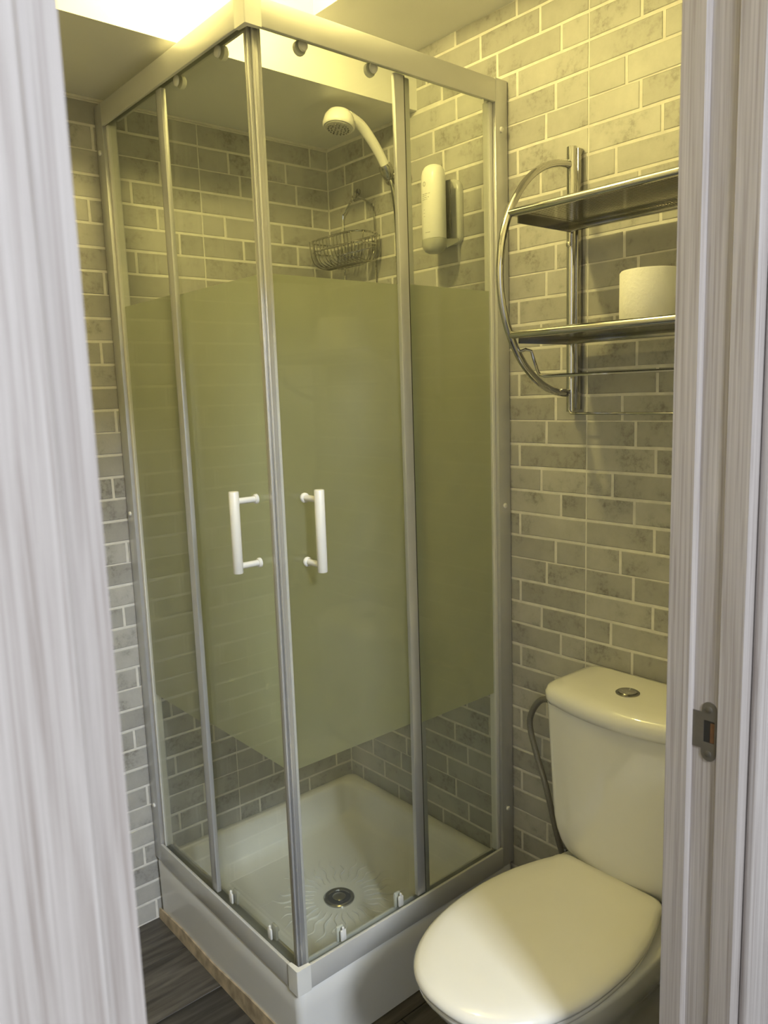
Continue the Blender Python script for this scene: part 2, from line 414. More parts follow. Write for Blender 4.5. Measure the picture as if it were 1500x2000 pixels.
# ---- doorway frame with strike plate
door = bpy.data.objects.new('door_1', None); COL.objects.link(door); door.location = (-1.02, -1.57, 0); door['kind'] = 'structure'
door['label'] = 'grey oak veneered door frame around the opening'
JR = -0.640; JL = -1.3955
def jamb_poly(x, s):
    # s=+1: right jamb whose reveal faces -x
    pts = [(-0.006, YF0-0.0), (-0.006, -1.5535), (-0.003, -1.5570), (0.0005, -1.5575), (0.0005, -1.5885), (-0.0025, -1.5905), (-0.0025, YF1-0.002), (0.040, YF1-0.002), (0.040, YF0)]
    return [(x + s*a, y) for a, y in pts]
bm = nb(); prism(bm, jamb_poly(JR, 1), 0.0, OPZ-0.04); jr = obj('jamb', bm, 'door_veneer', door, ang=20)
bm = nb(); prism(bm, jamb_poly(JL, -1), 0.0, OPZ-0.04); obj('jamb', bm, 'door_veneer', door, ang=20)
bm = nb(); box(bm, (OPX0, YF1-0.002, OPZ-0.04), (OPX1, YF0, OPZ)); obj('door_head', bm, 'door_veneer', door)
for x0, x1 in ((JR+0.020, JR+0.110), (JL-0.110, JL-0.020)):
    bm = nb(); box(bm, (x0, YF1-0.015, 0.0), (x1, YF1-0.0025, OPZ+0.05), 0.004, 3); obj('casing', bm, 'door_veneer', door)
bm = nb(); box(bm, (JL-0.020, YF1-0.015, OPZ-0.02), (JR+0.020, YF1-0.0025, OPZ+0.05), 0.002, 2); obj('casing', bm, 'door_veneer', door)
# strike plate: two rounded ends, a square lip on the bathroom side, latch hole
def strike():
    x = JR+0.0005; y0, y1 = -1.5885, -1.5690; zc = 1.051; hz = 0.039
    cy = (y0+y1)/2; r = (y1-y0)/2
    lip = -1.5570
    out = []
    for k in range(9): a = PI + PI*k/8; out.append((cy + r*math.cos(a), zc-hz+r + r*math.sin(a)))
    out += [(y1, zc-0.024), (lip, zc-0.024), (lip, zc+0.024), (y1, zc+0.024)]
    for k in range(9): a = PI*k/8; out.append((cy + r*math.cos(a), zc+hz-r + r*math.sin(a)))
    bm = nb()
    hole = [(-1.5860, zc-0.0145), (-1.5720, zc-0.0145), (-1.5720, zc+0.0145), (-1.5860, zc+0.0145)]
    def ring_edges(pl, xx):
        v = [bm.verts.new((xx, a, b_)) for a, b_ in pl]
        return v, [bm.edges.new((v[i], v[(i+1) % len(v)])) for i in range(len(v))]
    for xx in (x-0.0012, x+0.0002):
        v1, e1 = ring_edges(out, xx); v2, e2 = ring_edges(hole, xx)
        bmesh.ops.triangle_fill(bm, use_beauty=True, edges=e1+e2)
        if xx < x: A = (v1, v2)
        else: B = (v1, v2)
    for p, q in zip(A, B):
        n = len(p)
        for i in range(n): bm.faces.new((p[i], p[(i+1) % n], q[(i+1) % n], q[i]))
    sp = obj('strike_plate', bm, 'satin_steel', door, ang=25); sp['label'] = 'dark satin metal strike plate with latch hole'
    # thin dark sheet painted for the shade of the latch hole, bare wood on the hall side
    bm = nb(); box(bm, (x-0.0004, -1.5860, zc-0.0145), (x-0.0001, -1.5720, zc+0.0145)); obj('latch_hole_shade', bm, 'hole_shade', sp)
    bm = nb(); box(bm, (x-0.0007, -1.5858, zc-0.0140), (x-0.0004, -1.5805, zc+0.0120)); obj('bare_wood_side', bm, 'bare_wood', sp)
    for z in (zc-hz+r, zc+hz-r):
        bm = nb(); lathe(bm, [(0.0042, 0), (0.0042, 0.0010), (0.0032, 0.0014)], (x-0.0010, cy, z), (-1, 0, 0), 14); s = obj('screw', bm, 'satin_steel', sp)
strike()

# ------------------------------------------------------------------ ceiling lamp (just above the picture; placed from shadows, the bulb itself is invented)
lamp = thing('ceiling_lamp', (LAMP.x, LAMP.y, TOP_Z), 'unseen bare warm bulb in a holder hanging above the shower corner', 'lamp')
bm = nb(); lathe(bm, [(0.045, 0), (0.045, -0.012), (0.030, -0.022)], (LAMP.x, LAMP.y, TOP_Z-0.0005)); obj('ceiling_rose', bm, 'white_plastic', lamp)
bm = nb(); lathe(bm, [(0.020, -0.022), (0.022, -0.075), (0.018, -0.105)], (LAMP.x, LAMP.y, TOP_Z-0.0005)); obj('bulb_holder', bm, 'white_plastic', lamp)
bm = nb(); R_ = 0.033
prof = [(0.014, 0.062), (0.018, 0.045)] + [(R_*math.sin(a), R_*math.cos(a)) for a in [0.75+0.239*k for k in range(10)]] + [(0.0005, -R_)]
lathe(bm, prof, LAMP, n=24); obj('bulb', bm, 'lit_bulb', lamp)

# ------------------------------------------------------------------ shower tray
TR = 0.722; TZ = 0.192
tray = thing('shower_tray', (-TR/2, -TR/2, 0), 'square white shower tray raised on a tall apron with wavy relief around the drain', 'shower tray')
DX, DY, BZ = -0.354, -0.379, 0.078
bm = nb()
def tl(i, z, r, ri=None):
    return rrect(-TR+i, -0.0012-(i if ri is None else ri), -TR+i, -0.0012-(i if ri is None else ri), (r, r, r, r), z, 8)
loops = [tl(0.004, 0.001, 0.020, 0.0), tl(0.001, 0.14, 0.022, 0.0), tl(0.0, TZ-0.010, 0.022, 0.0), tl(0.0035, TZ-0.002, 0.022, 0.0), tl(0.011, TZ, 0.024, 0.002),
         tl(0.060, TZ, 0.040, 0.028), tl(0.066, TZ-0.004, 0.042, 0.034), tl(0.070, TZ-0.020, 0.045, 0.038), tl(0.077, BZ+0.028, 0.050, 0.045), tl(0.086, BZ+0.010, 0.055, 0.054), tl(0.108, BZ+0.003, 0.060, 0.076)]
base = loops[-1]
c = Vector((DX, DY, BZ))
for t, dz in ((0.55, 0.001), (0.25, -0.002)):
    loops.append([Vector((DX + (p.x-DX)*t, DY + (p.y-DY)*t, BZ+dz)) for p in base])
ang = [math.atan2(p.y-DY, p.x-DX) for p in base]
loops.append([Vector((DX+0.044*math.cos(a), DY+0.044*math.sin(a), BZ-0.003)) for a in ang])
rings(bm, loops, cap0=True, cap1=True)
obj('tray_body', bm, 'acrylic', tray, ang=50)
bm = nb()
rings(bm, [[(x, y, z) for x, z in ((-TR-0.004, 0.0005), (-TR+0.003, 0.0005), (-TR+0.003, h), (-TR-0.001, h))] for y, h in ((-0.0015, 0.030), (-0.15, 0.040), (-0.32, 0.036), (-0.50, 0.050), (-TR+0.010, 0.056))])
s_ = obj('plinth_seal', bm, 'sealant', tray); s_['label'] = 'stained brown sealant along the floor'
# wavy anti-slip relief, radiating from the drain
bm = nb()
def wave(a, r0, r1, amp, ph):
    pts = []; m = 16
    for k in range(m+1):
        t = k/m; r = r0 + (r1-r0)*t; off = amp*math.sin(ph + t*PI*3.2)*(0.25+0.75*t)
        ca, sa = math.cos(a), math.sin(a)
        x, y = DX + r*ca - off*sa, DY + r*sa + off*ca
        # follow the floor of the basin
        pts.append((x, y, BZ+0.0012))
    rad = [0.0026*math.sin(PI*min(max((k+0.6)/(m+1.2), 0), 1))**0.6 + 0.0002 for k in range(m+1)]
    tube(bm, pts, rad, 6)
nr = 30
for k in range(nr):
    a = 2*PI*k/nr
    wave(a, 0.072, (0.19, 0.155, 0.175)[k % 3], 0.008, k*1.1)
o = obj('relief_wave', bm, 'acrylic', tray); o['kind'] = 'stuff'
bm = nb(); lathe(bm, [(0.0435, 0.0), (0.0435, 0.004), (0.040, 0.006), (0.033, 0.0045), (0.031, 0.0010), (0.0005, 0.0010)], (DX, DY, BZ-0.0025), n=32)
dr = obj('drain_flange', bm, 'chrome_dark', tray)
bm = nb(); lathe(bm, [(0.0308, 0.0), (0.0308, 0.0006), (0.0005, 0.0006)], (DX, DY, BZ-0.0012), n=28); obj('drain_well_shade', bm, 'hole_shade', dr)  # thin dark disc painting the shade of the drain opening
bm = nb(); lathe(bm, [(0.019, 0.0), (0.019, 0.004), (0.015, 0.0065), (0.0005, 0.007)], (DX, DY, BZ-0.0004), n=28); obj('drain_cap', bm, 'chrome_dark', dr)

# ------------------------------------------------------------------ shower enclosure (built along y=-P, mirrored to x=-P by swapping x and y)
ENC0, ENC1 = 0.1935, 2.205
P = 0.702
enc = thing('shower_enclosure', (-P, -P, ENC0), 'square corner shower enclosure of framed glass with a frosted centre band and sliding doors', 'shower enclosure')
FZ0, FZ1 = 0.692, 1.722
def side(sw):
    S = (lambda p: (p[1], p[0], p[2])) if sw else (lambda p: p)
    def b(lo, hi, bev=0.0, bm=None, seg=2):
        bm = bm or nb()
        a_, c_ = S(lo), S(hi)
        return box(bm, tuple(map(min, a_, c_)), tuple(map(max, a_, c_)), bev, seg)
    # wall profile
    bm = nb(); b((-0.046, -P-0.020, ENC0), (-0.0012, -P+0.018, ENC1+0.004), 0.003, bm)
    wp = obj('wall_profile', bm, 'aluminium', enc)
    bm = b((-0.058, -P-0.011, ENC0+0.05), (-0.0465, -P+0.010, ENC1-0.05), 0.001); obj('glazing_strip', bm, 'white_plastic', wp)
    for z in (ENC1-0.11, 1.19, 0.36):
        bm = nb(); lathe(bm, [(0.0065, 0), (0.0065, 0.0025), (0.0045, 0.0045), (0.0005, 0.005)], S((-0.026, -P-0.0205, z)), S((0, -1, 0)), 14); obj('screw_cap', bm, 'white_plastic', wp)
    # rails: channel sections
    def rail(z0, z1, flip):
        bm = nb(); x0, x1 = -P+0.010, -0.0468
        b((x0, -P-0.022, z0), (x1, -P-0.014, z1), 0.0025, bm)
        zz = (z1-0.006, z1) if flip else (z0, z0+0.006)
        b((x0, -P-0.0145, zz[0]), (x1, -P+0.022, zz[1]), 0.0, bm)
        b((x0, -P+0.016, z0 if not flip else z1-0.035), (x1, -P+0.0225, z1 if flip else z0+0.040), 0.0015, bm)
        return bm
    obj('top_rail', rail(ENC1-0.052, ENC1, True), 'rail_white', enc)
    obj('bottom_rail', rail(ENC0, ENC0+0.058, False), 'rail_white', enc)
    # fixed pane by the wall
    bm = b((-0.345, -P-0.009, ENC0+0.010), (-0.044, -P-0.004, ENC1-0.010)); fp = obj('fixed_pane', bm, 'clear_glass', enc)
    def band(x0, x1, y, par):
        bm = nb(); q = [S((x0, y, FZ0)), S((x1, y, FZ0)), S((x1, y, FZ1)), S((x0, y, FZ1))]
        bm.faces.new([bm.verts.new(p) for p in q]); o = obj('frosted_band', bm, 'frosted_film', par); o['label'] = 'frosted centre band of the glass'
    band(-0.345, -0.046, -P-0.0036, fp)
    bm = b((-0.356, -P-0.012, ENC0+0.058), (-0.330, -P-0.0005, ENC1-0.052), 0.0015); obj('edge_profile', bm, 'aluminium', fp)
    bm = b((-0.330, -P-0.0095, ENC0+0.058), (-0.326, -P-0.0035, ENC1-0.052)); obj('dark_gasket', bm, 'dark_plastic', fp)
    # sliding door by the corner, on the inner track
    bm = b((-P+0.008, -P+0.004, ENC0+0.012), (-0.312, -P+0.009, ENC1-0.012)); sd = obj('sliding_door', bm, 'clear_glass', enc)
    band(-P+0.010, -0.312, -P+0.0096, sd)
    bm = b((-0.330, -P-0.000, ENC0+0.052), (-0.303, -P+0.0135, ENC1-0.050), 0.002); obj('door_stile', bm, 'aluminium', sd)
    # closing stile at the corner: ribbed magnetic profile
    bm = nb()
    b((-P+0.0005, -P+0.0005, ENC0+0.012), (-P+0.018, -P+0.013, ENC1-0.045), 0.002, bm)
    b((-P+0.003, -P-0.0035, ENC0+0.012), (-P+0.008, -P+0.001, ENC1-0.045), 0.0015, bm)
    obj('door_stile', bm, 'aluminium', sd)
    bm = b((-P+0.0182, -P+0.002, ENC0+0.012), (-P+0.025, -P+0.0112, ENC1-0.045), 0.001); obj('seal_strip', bm, 'bracket_grey', sd)
    # handle
    hx = -0.628
    bm = nb(); zs = (1.276, 1.141)
    lathe(bm, [(0.0095, 0), (0.0105, 0.0015), (0.0105, 0.1685), (0.0095, 0.170)], S((hx, -P-0.050, 1.1265)), n=20)
    for z in zs:
        lathe(bm, [(0.0066, 0.0), (0.0066, 0.044)], S((hx, -P-0.0025, z)), S((0, -1, 0)), 14)
        lathe(bm, [(0.0105, 0.0), (0.0105, 0.004), (0.0085, 0.0065)], S((hx, -P+0.0035, z)), S((0, -1, 0)), 16)
    h = obj('handle', bm, 'white_plastic', sd); h['label'] = 'white tubular bar handle'
    # rollers
    for x in (-0.580, -0.402):
        for top in (True, False):
            bm = nb(); z = ENC1-0.052 if top else ENC0+0.052
            sg = -1 if top else 1
            if top:
                lathe(bm, [(0.013, 0), (0.014, 0.003), (0.014, 0.008), (0.009, 0.012), (0.0005, 0.013)], S((x, -P+0.0105, z+0.001)), S((0, 1, 0)), 18)
                lathe(bm, [(0.011, 0), (0.010, 0.004), (0.0005, 0.006)], S((x, -P+0.0038, z+0.002)), S((0, -1, 0)), 14)
            else:
                b((x-0.010, -P+0.0105, z-0.012), (x+0.010, -P+0.019, z+0.027), 0.004, bm)
                lathe(bm, [(0.0075, 0), (0.0065, 0.004), (0.0005, 0.006)], S((x, -P+0.0185, z+0.012)), S((0, 1, 0)), 14)
                b((x-0.008, -P-0.0020, z-0.004), (x+0.008, -P+0.0038, z+0.023), 0.0028, bm)
                lathe(bm, [(0.0032, 0), (0.0032, 0.006), (0.0005, 0.0085)], S((x, -P+0.001, z+0.0225)), (0, 0, 1), 10)
            obj('roller', bm, 'white_plastic', sd)
side(False); side(True)
for z0, z1 in ((ENC1-0.054, ENC1+0.002), (ENC0-0.001, ENC0+0.060)):
    bm = nb(); e = -P-0.0235
    poly = [(e, e), (e+0.036, e), (e+0.036, e+0.009), (e+0.012, e+0.012), (e+0.009, e+0.036), (e, e+0.036)]
    prism(bm, poly, z0, z1)
    c_ = [ed for ed in bm.edges if abs(ed.verts[0].co.x-e) < 1e-5 and abs(ed.verts[1].co.x-e) < 1e-5 and abs(ed.verts[0].co.y-e) < 1e-5 and abs(ed.verts[1].co.y-e) < 1e-5]
    bmesh.ops.bevel(bm, geom=c_, offset=0.003, segments=3, profile=0.5, affect='EDGES')
    if z1 > 1: box(bm, (e+0.002, e+0.002, z1-0.006), (e+0.045, e+0.045, z1-0.0005))
    else: box(bm, (e+0.002, e+0.002, z0+0.0005), (e+0.045, e+0.045, z0+0.006))
    obj('corner_cap', bm, 'white_plastic', enc)

# ------------------------------------------------------------------ toilet
TY = -1.140
toilet = thing('toilet', (-0.40, TY, 0), 'white close coupled toilet with the seat lid closed', 'toilet')
def dshape(xb, xf, hw, z, n=36, pw=2.35, backw=0.80, rb=0.05):
    # closed D outline: rounded front at xf, nearly straight back at xb
    pts = []; L = xb-xf; xm = xb - 0.46*L
    for k in range(n+1):                                  # front half, from +y side round to -y side
        a = PI/2 - PI*k/n
        c, s = math.cos(a), math.sin(a)
        pts.append(Vector((xm - (xm-xf)*abs(c)**(2/pw), TY + hw*math.copysign(abs(s)**(2/pw), s), z)))
    bw = hw*backw; m = 10
    side_ = []
    for k in range(1, m+1):
        t = k/m; side_.append((xm + (xb-rb-xm)*t, hw - (hw-bw)*(t**2.0)))
    for x, y in side_: pts.append(Vector((x, TY-y, z)))
    y1 = side_[-1][1]
    for k in range(1, 7):
        a = PI/2*k/6; pts.append(Vector((xb-rb+rb*math.sin(a), TY-(y1-rb*(1-math.cos(a))), z)))
    for k in range(5, 0, -1):
        a = PI/2*k/6; pts.append(Vector((xb-rb+rb*math.sin(a), TY+(y1-rb*(1-math.cos(a))), z)))
    pts.append(Vector((xb-rb, TY+y1, z)))
    for x, y in reversed(side_[:-1]): pts.append(Vector((x, TY+y, z)))
    pts_ = [pts[0]]
    for p in pts[1:]:
        if (p-pts_[-1]).length > 1e-5: pts_.append(p)
    return pts_
bm = nb()
prof = [(-0.060, -0.500, 0.100, 0.0, 0.95), (-0.055, -0.505, 0.105, 0.012, 0.95), (-0.050, -0.495, 0.098, 0.06, 0.95), (-0.045, -0.500, 0.096, 0.14, 0.95), (-0.035, -0.540, 0.112, 0.21, 0.95),
        (-0.022, -0.605, 0.145, 0.28, 0.88), (-0.016, -0.650, 0.168, 0.335, 0.80), (-0.014, -0.680, 0.176, 0.375, 0.78), (-0.014, -0.686, 0.178, 0.388, 0.78), (-0.018, -0.680, 0.174, 0.394, 0.78)]
rings(bm, [dshape(a, b_, h, z, backw=bw, rb=0.03) for a, b_, h, z, bw in prof])
obj('bowl', bm, 'porcelain', toilet, ang=60)
bm = nb()
D = lambda i, z: dshape(-0.168-i, -0.702+i, 0.180-i, z, backw=0.75, rb=0.032)
rings(bm, [D(0.012, 0.3955), D(0.006, 0.399), D(0.006, 0.406), D(0.012, 0.4095)])
obj('seat', bm, 'seat_plastic', toilet, ang=60)
bm = nb()
lid_l = [D(0.008, 0.4110), D(0.001, 0.4150), D(0.0, 0.4210), D(0.004, 0.4280), D(0.012, 0.4335)]
lc = Vector((-0.40, TY, 0))
for t, z in ((0.90, 0.4372), (0.75, 0.4395), (0.5, 0.4410), (0.25, 0.4416)):
    lid_l.append([Vector((lc.x + (p.x-lc.x)*t, TY + (p.y-TY)*t, z)) for p in lid_l[4]])
rings(bm, lid_l)
o = obj('seat_lid', bm, 'seat_plastic', toilet, ang=60)
# cistern: tapering body with rounded lower corners, separate lid, button
def tank_loop(z, hw, xf, xb=-0.018, bul=0.022, n=14, r=0.045):
    out = []
    for k in range(n+1):                                  # bowed front from -y to +y
        t = -1 + 2*k/n
        out.append(Vector((xf - bul*(1-t*t), TY + t*(hw-r), z)))
    fx = xf
    for k in range(1, 7):
        a = PI/2*k/6; out.append(Vector((fx + r*(1-math.cos(a))*1.0, TY + hw - r + r*math.sin(a), z)))
    out.append(Vector((xb-0.012, TY+hw*0.985, z))); out.append(Vector((xb, TY+hw*0.95, z)))
    out.append(Vector((xb, TY-hw*0.95, z))); out.append(Vector((xb-0.012, TY-hw*0.985, z)))
    for k in range(6, 0, -1):
        a = PI/2*k/6; out.append(Vector((fx + r*(1-math.cos(a)), TY - hw + r - r*math.sin(a), z)))
    return out
bm = nb(); Z0, Z1T = 0.3945, 0.7785
tl_ = []
for z in (0.3945, 0.400, 0.410, 0.425, 0.445, 0.47, 0.50, 0.54, 0.60, 0.66, 0.72, Z1T):
    t = (z-Z0)/(Z1T-Z0)
    hw = 0.170 + 0.006*t
    q = max(0, 1-(z-Z0)/0.13); hw -= 0.070*(1-math.sqrt(max(0, 1-q*q)))
    q2 = max(0, 1-(z-Z0)/0.06); xf = -0.158 - 0.024*t + 0.020*q2*q2
    tl_.append(tank_loop(z, hw, xf, r=0.024))
rings(bm, tl_); obj('cistern', bm, 'porcelain', toilet, ang=60)
bm = nb()
rings(bm, [tank_loop(z, hw, xf, -0.012) for z, hw, xf in ((0.7790, 0.177, -0.183), (0.7800, 0.181, -0.188), (0.790, 0.185, -0.192), (0.806, 0.185, -0.192), (0.816, 0.181, -0.187), (0.8225, 0.171, -0.176), (0.8255, 0.155, -0.160), (0.8275, 0.12, -0.13))])
obj('cistern_lid', bm, 'porcelain', toilet, ang=60)
bx_, by_ = -0.112, -1.136
bm = nb(); lathe(bm, [(0.0255, 0), (0.0255, 0.003), (0.0225, 0.005), (0.0205, 0.0035)], (bx_, by_, 0.8265), n=28); fb = obj('flush_button', bm, 'chrome_dark', toilet)
bm = nb(); lathe(bm, [(0.0195, 0), (0.0195, 0.0045), (0.017, 0.006), (0.0005, 0.0065)], (bx_, by_, 0.8275), n=28); obj('button_face', bm, 'chrome', fb)
# supply hose to the cistern
bm = nb()
tube(bm, spline([(-0.060, -0.972, 0.715), (-0.050, -0.900, 0.720), (-0.040, -0.845, 0.706), (-0.034, -0.806, 0.640), (-0.034, -0.825, 0.560), (-0.040, -0.862, 0.480), (-0.034, -0.885, 0.38), (-0.022, -0.90, 0.30)], 8), 0.0080, 10)
hs = obj('water_supply_hose', bm, 'hose_grey', toilet); hs['label'] = 'grey flexible water hose'
bm = nb(); lathe(bm, [(0.026, 0), (0.024, 0.006), (0.010, 0.009), (0.010, 0.028)], (-0.0005, -0.90, 0.285), (-1, 0, 0), 18); lathe(bm, [(0.010, -0.012), (0.010, 0.022)], (-0.022, -0.90, 0.285), (0, 0, 1), 14)
obj('angle_valve', bm, 'chrome', hs)

# ------------------------------------------------------------------ chrome wall rack
RY0, RY1 = -0.922, -1.415
rack = thing('wall_rack', (-0.03, (RY0+RY1)/2, 1.43), 'chrome two tier bathroom wall rack with curved ends and towel rods', 'wall rack')
def arc_pt(a): return (-0.034 - 0.233*math.sin(a), 1.720 + 0.250*math.cos(a))
for y in (RY0, RY1):
    bm = nb(); tube(bm, [(-0.022, y, 1.428), (-0.022, y, 2.008)], 0.0115, 14); pt = obj('post', bm, 'chrome', rack)
    bm = nb(); box(bm, (-0.020, y-0.016, 1.432), (-0.0012, y-0.006, 2.004), 0.001); obj('post_back', bm, 'chrome_dark', pt)
    for z in (1.80, 1.47):
        bm = nb(); lathe(bm, [(0.006, 0), (0.006, 0.002), (0.0005, 0.004)], (-0.033, y, z), (-1, 0, 0), 12); obj('screw', bm, 'chrome', pt)
    bm = nb(); tube(bm, [(arc_pt(PI*k/40)[0], y, arc_pt(PI*k/40)[1]) for k in range(41)], 0.0085, 12); obj('end_arc', bm, 'chrome', rack)
def shelf(z):
    a = math.acos((z-1.720)/0.250); xf = arc_pt(a)[0]
    bm = nb(); tube(bm, [(xf, RY0-0.004, z), (xf, RY1+0.004, z)], 0.0085, 12)
    fr = obj('shelf_front_tube', bm, 'chrome', rack)
    bm = nb(); box(bm, (-0.046, RY1+0.006, z-0.017), (-0.034, RY0-0.006, z-0.003), 0.002); obj('shelf_back_bar', bm, 'chrome_dark', fr)
    for y in (RY0-0.006, RY1+0.006):
        sg = -1 if y > -1.1 else 1
        bm = nb(); box(bm, (xf+0.006, min(y, y+sg*0.040), z-0.006), (-0.036, max(y, y+sg*0.040), z-0.003), 0.0)
        box(bm, (xf+0.020, min(y, y+sg*0.003), z-0.018), (-0.036, max(y, y+sg*0.003), z-0.004), 0.0)
        e = obj('shelf_end_plate', bm, 'chrome_dark', fr)
        for x in (xf+0.05, -0.075):
            bm = nb(); lathe(bm, [(0.0032, 0), (0.0032, 0.0015), (0.0005, 0.003)], (x, y, z-0.011), (0, -sg, 0), 10); obj('rivet', bm, 'white_plastic', e)
    bm = nb(); y = RY0-0.048
    while y > RY1+0.048:
        box(bm, (xf+0.004, y-0.0045, z-0.0055), (-0.036, y, z-0.0035)); y -= 0.0064
    o = obj('shelf_slat', bm, 'chrome_dark', fr); o['kind'] = 'stuff'
    return xf
xs1 = shelf(1.842); xs2 = shelf(1.597)
# towel rods of bent wire
ax, az = arc_pt(math.acos((1.560-1.720)/0.250))
def both(pts): return pts + [(x, RY0+RY1-y, z) for x, y, z in reversed(pts)]
bm = nb(); tube(bm, both([(ax, RY0-0.006, az+0.002), (ax, RY0-0.022, az+0.006), (ax+0.004, RY0-0.034, az+0.002), (ax+0.022, RY0-0.036, 1.520), (ax+0.028, RY0-0.038, 1.512), (ax+0.026, RY0-0.052, 1.509)]), 0.0034, 8); obj('towel_rod', bm, 'chrome', rack)
bm = nb(); tube(bm, both([(-0.070, RY0-0.008, 1.478), (-0.048, RY0-0.010, 1.476), (-0.042, RY0-0.010, 1.468), (-0.040, RY0-0.008, 1.432), (-0.039, RY0-0.012, 1.425), (-0.039, RY0-0.024, 1.424)]), 0.0030, 8); obj('towel_rod', bm, 'chrome', rack)
# toilet roll standing on the lower shelf
roll = thing('toilet_roll', (-0.140, -1.188, 1.6065), 'white toilet paper roll standing on the lower rack shelf', 'toilet roll')
rl = roll.location
bm = nb(); rr, ri, hh = 0.056, 0.020, 0.094
lathe(bm, [(ri, 0.0), (rr-0.002, 0.0), (rr, 0.003), (rr, hh-0.004), (rr-0.003, hh), (ri, hh)], rl, n=48, cap0=False, cap1=False); obj('paper', bm, 'paper', roll, ang=50)
bm = nb(); lathe(bm, [(ri-0.0005, 0.0005), (ri-0.0005, hh-0.0005), (ri-0.002, hh-0.0005), (ri-0.002, 0.0005), (ri-0.0005, 0.0005)], rl, n=32, cap0=False, cap1=False); obj('cardboard_core', bm, 'cardboard', roll, ang=50)
roll.location.z = 1.6065

# ------------------------------------------------------------------ hand shower
sh = thing('hand_shower', (-0.01, -0.358, 2.06), 'white hand shower resting in a chrome wall bracket', 'hand shower')
SY = -0.358
bm = nb(); hp = spline([(-0.066, SY, 2.070), (-0.090, SY, 2.108), (-0.122, SY, 2.146), (-0.158, SY, 2.176), (-0.200, SY-0.001, 2.190)], 7)
tube(bm, hp, [0.0115 + 0.0035*(i/(len(hp)-1)) for i in range(len(hp))], 14); obj('shower_handle', bm, 'white_plastic', sh)
hc = Vector((-0.232, SY-0.002, 2.163)); hax = Vector((-0.20, -0.06, -1)).normalized()
bm = nb(); lathe(bm, [(0.0005, -0.040), (0.016, -0.0385), (0.029, -0.032), (0.0375, -0.020), (0.041, -0.004), (0.041, 0.004), (0.038, 0.007), (0.036, 0.006)], hc, hax, 32, cap1=True); hd = obj('shower_head', bm, 'white_plastic', sh, ang=60)
bm = nb(); lathe(bm, [(0.0345, 0.0062), (0.0345, 0.0085), (0.030, 0.0105), (0.0005, 0.0115)], hc, hax, 32); sp_ = obj('spray_plate', bm, 'spray_grey', hd)
bm = nb(); e1 = hax.cross(Vector((0, 1, 0))).normalized(); e2 = hax.cross(e1)
for n_, r_ in ((6, 0.009), (12, 0.018), (18, 0.026)):
    for k in range(n_):
        a = 2*PI*k/n_; q = hc + e1*r_*math.cos(a) + e2*r_*math.sin(a)
        lathe(bm, [(0.0022, 0.0095), (0.0022, 0.0125), (0.0010, 0.0135)], q, hax, 7)
o = obj('nozzle', bm, 'nozzle_grey', hd); o['kind'] = 'stuff'
bm = nb()
lathe(bm, [(0.024, 0.0), (0.024, 0.006), (0.012, 0.010), (0.011, 0.045)], (-0.0012, SY, 2.062), (-1, 0, 0), 20)
hdir = Vector((-0.54, 0, 0.84)).normalized()
lathe(bm, [(0.0135, -0.020), (0.0175, -0.014), (0.0185, 0.010), (0.0165, 0.018)], (-0.070, SY, 2.076), hdir, 20)
lathe(bm, [(0.015, -0.020), (0.017, -0.016), (0.017, 0.016), (0.015, 0.020)], (-0.048, SY, 2.062), (0, 1, 0), 18)
obj('wall_bracket', bm, 'chrome_dark', sh)
bm = nb(); tube(bm, spline([(-0.062, SY, 2.062), (-0.056, SY-0.004, 2.040), (-0.052, SY-0.010, 1.98), (-0.055, SY-0.018, 1.85), (-0.060, SY-0.02, 1.60), (-0.065, SY-0.01, 1.30), (-0.055, SY+0.03, 1.08), (-0.035, SY+0.07, 1.06), (-0.018, SY+0.085, 1.12)], 10), 0.0065, 10); obj('shower_hose', bm, 'chrome', sh)
bm = nb(); lathe(bm, [(0.022, 0), (0.022, 0.006), (0.011, 0.009), (0.011, 0.026)], (-0.0012, SY+0.085, 1.13), (-1, 0, 0), 18); obj('wall_outlet', bm, 'chrome', sh)

# ------------------------------------------------------------------ wire soap basket in the corner
cad = thing('shower_caddy', (-0.012, -0.150, 1.85), 'chrome wire soap basket hanging from a hook in the shower corner', 'caddy')
CY0, CY1 = -0.036, -0.272
bm = nb(); 
tube(bm, spline([(-0.008, -0.078, 1.60), (-0.008, -0.078, 1.80), (-0.008, -0.078, 2.000), (-0.010, -0.090, 2.022), (-0.014, -0.128, 2.050), (-0.016, -0.150, 2.056), (-0.014, -0.172, 2.052), (-0.010, -0.212, 2.028), (-0.008, -0.224, 2.005), (-0.008, -0.226, 1.80), (-0.008, -0.226, 1.60)], 5), 0.0026, 7)
tube(bm, [(-0.008, -0.078, 1.601), (-0.008, -0.226, 1.601)], 0.0026, 7)
obj('hanger_frame', bm, 'chrome', cad)
def basket_loop(y0, y1, xb, xf, z, tip=0.0, n=28):
    out = []
    for k in range(n):
        a = 2*PI*k/n; c, s = math.cos(a), math.sin(a)
        y = (y0+y1)/2 + (y0-y1)/2*math.copysign(abs(c)**0.55, c)
        x = (xb+xf)/2 + (xb-xf)/2*math.copysign(abs(s)**0.55, s)
        out.append((x, y, z))
    return out
bm = nb(); tube(bm, basket_loop(CY0, CY1, -0.014, -0.122, 1.935), 0.0030, 8, close=True); tube(bm, basket_loop(CY0-0.004, CY1+0.004, -0.014, -0.119, 1.905), 0.0027, 8, close=True)
obj('basket_rim', bm, 'chrome', cad)
bm = nb(); m = 13
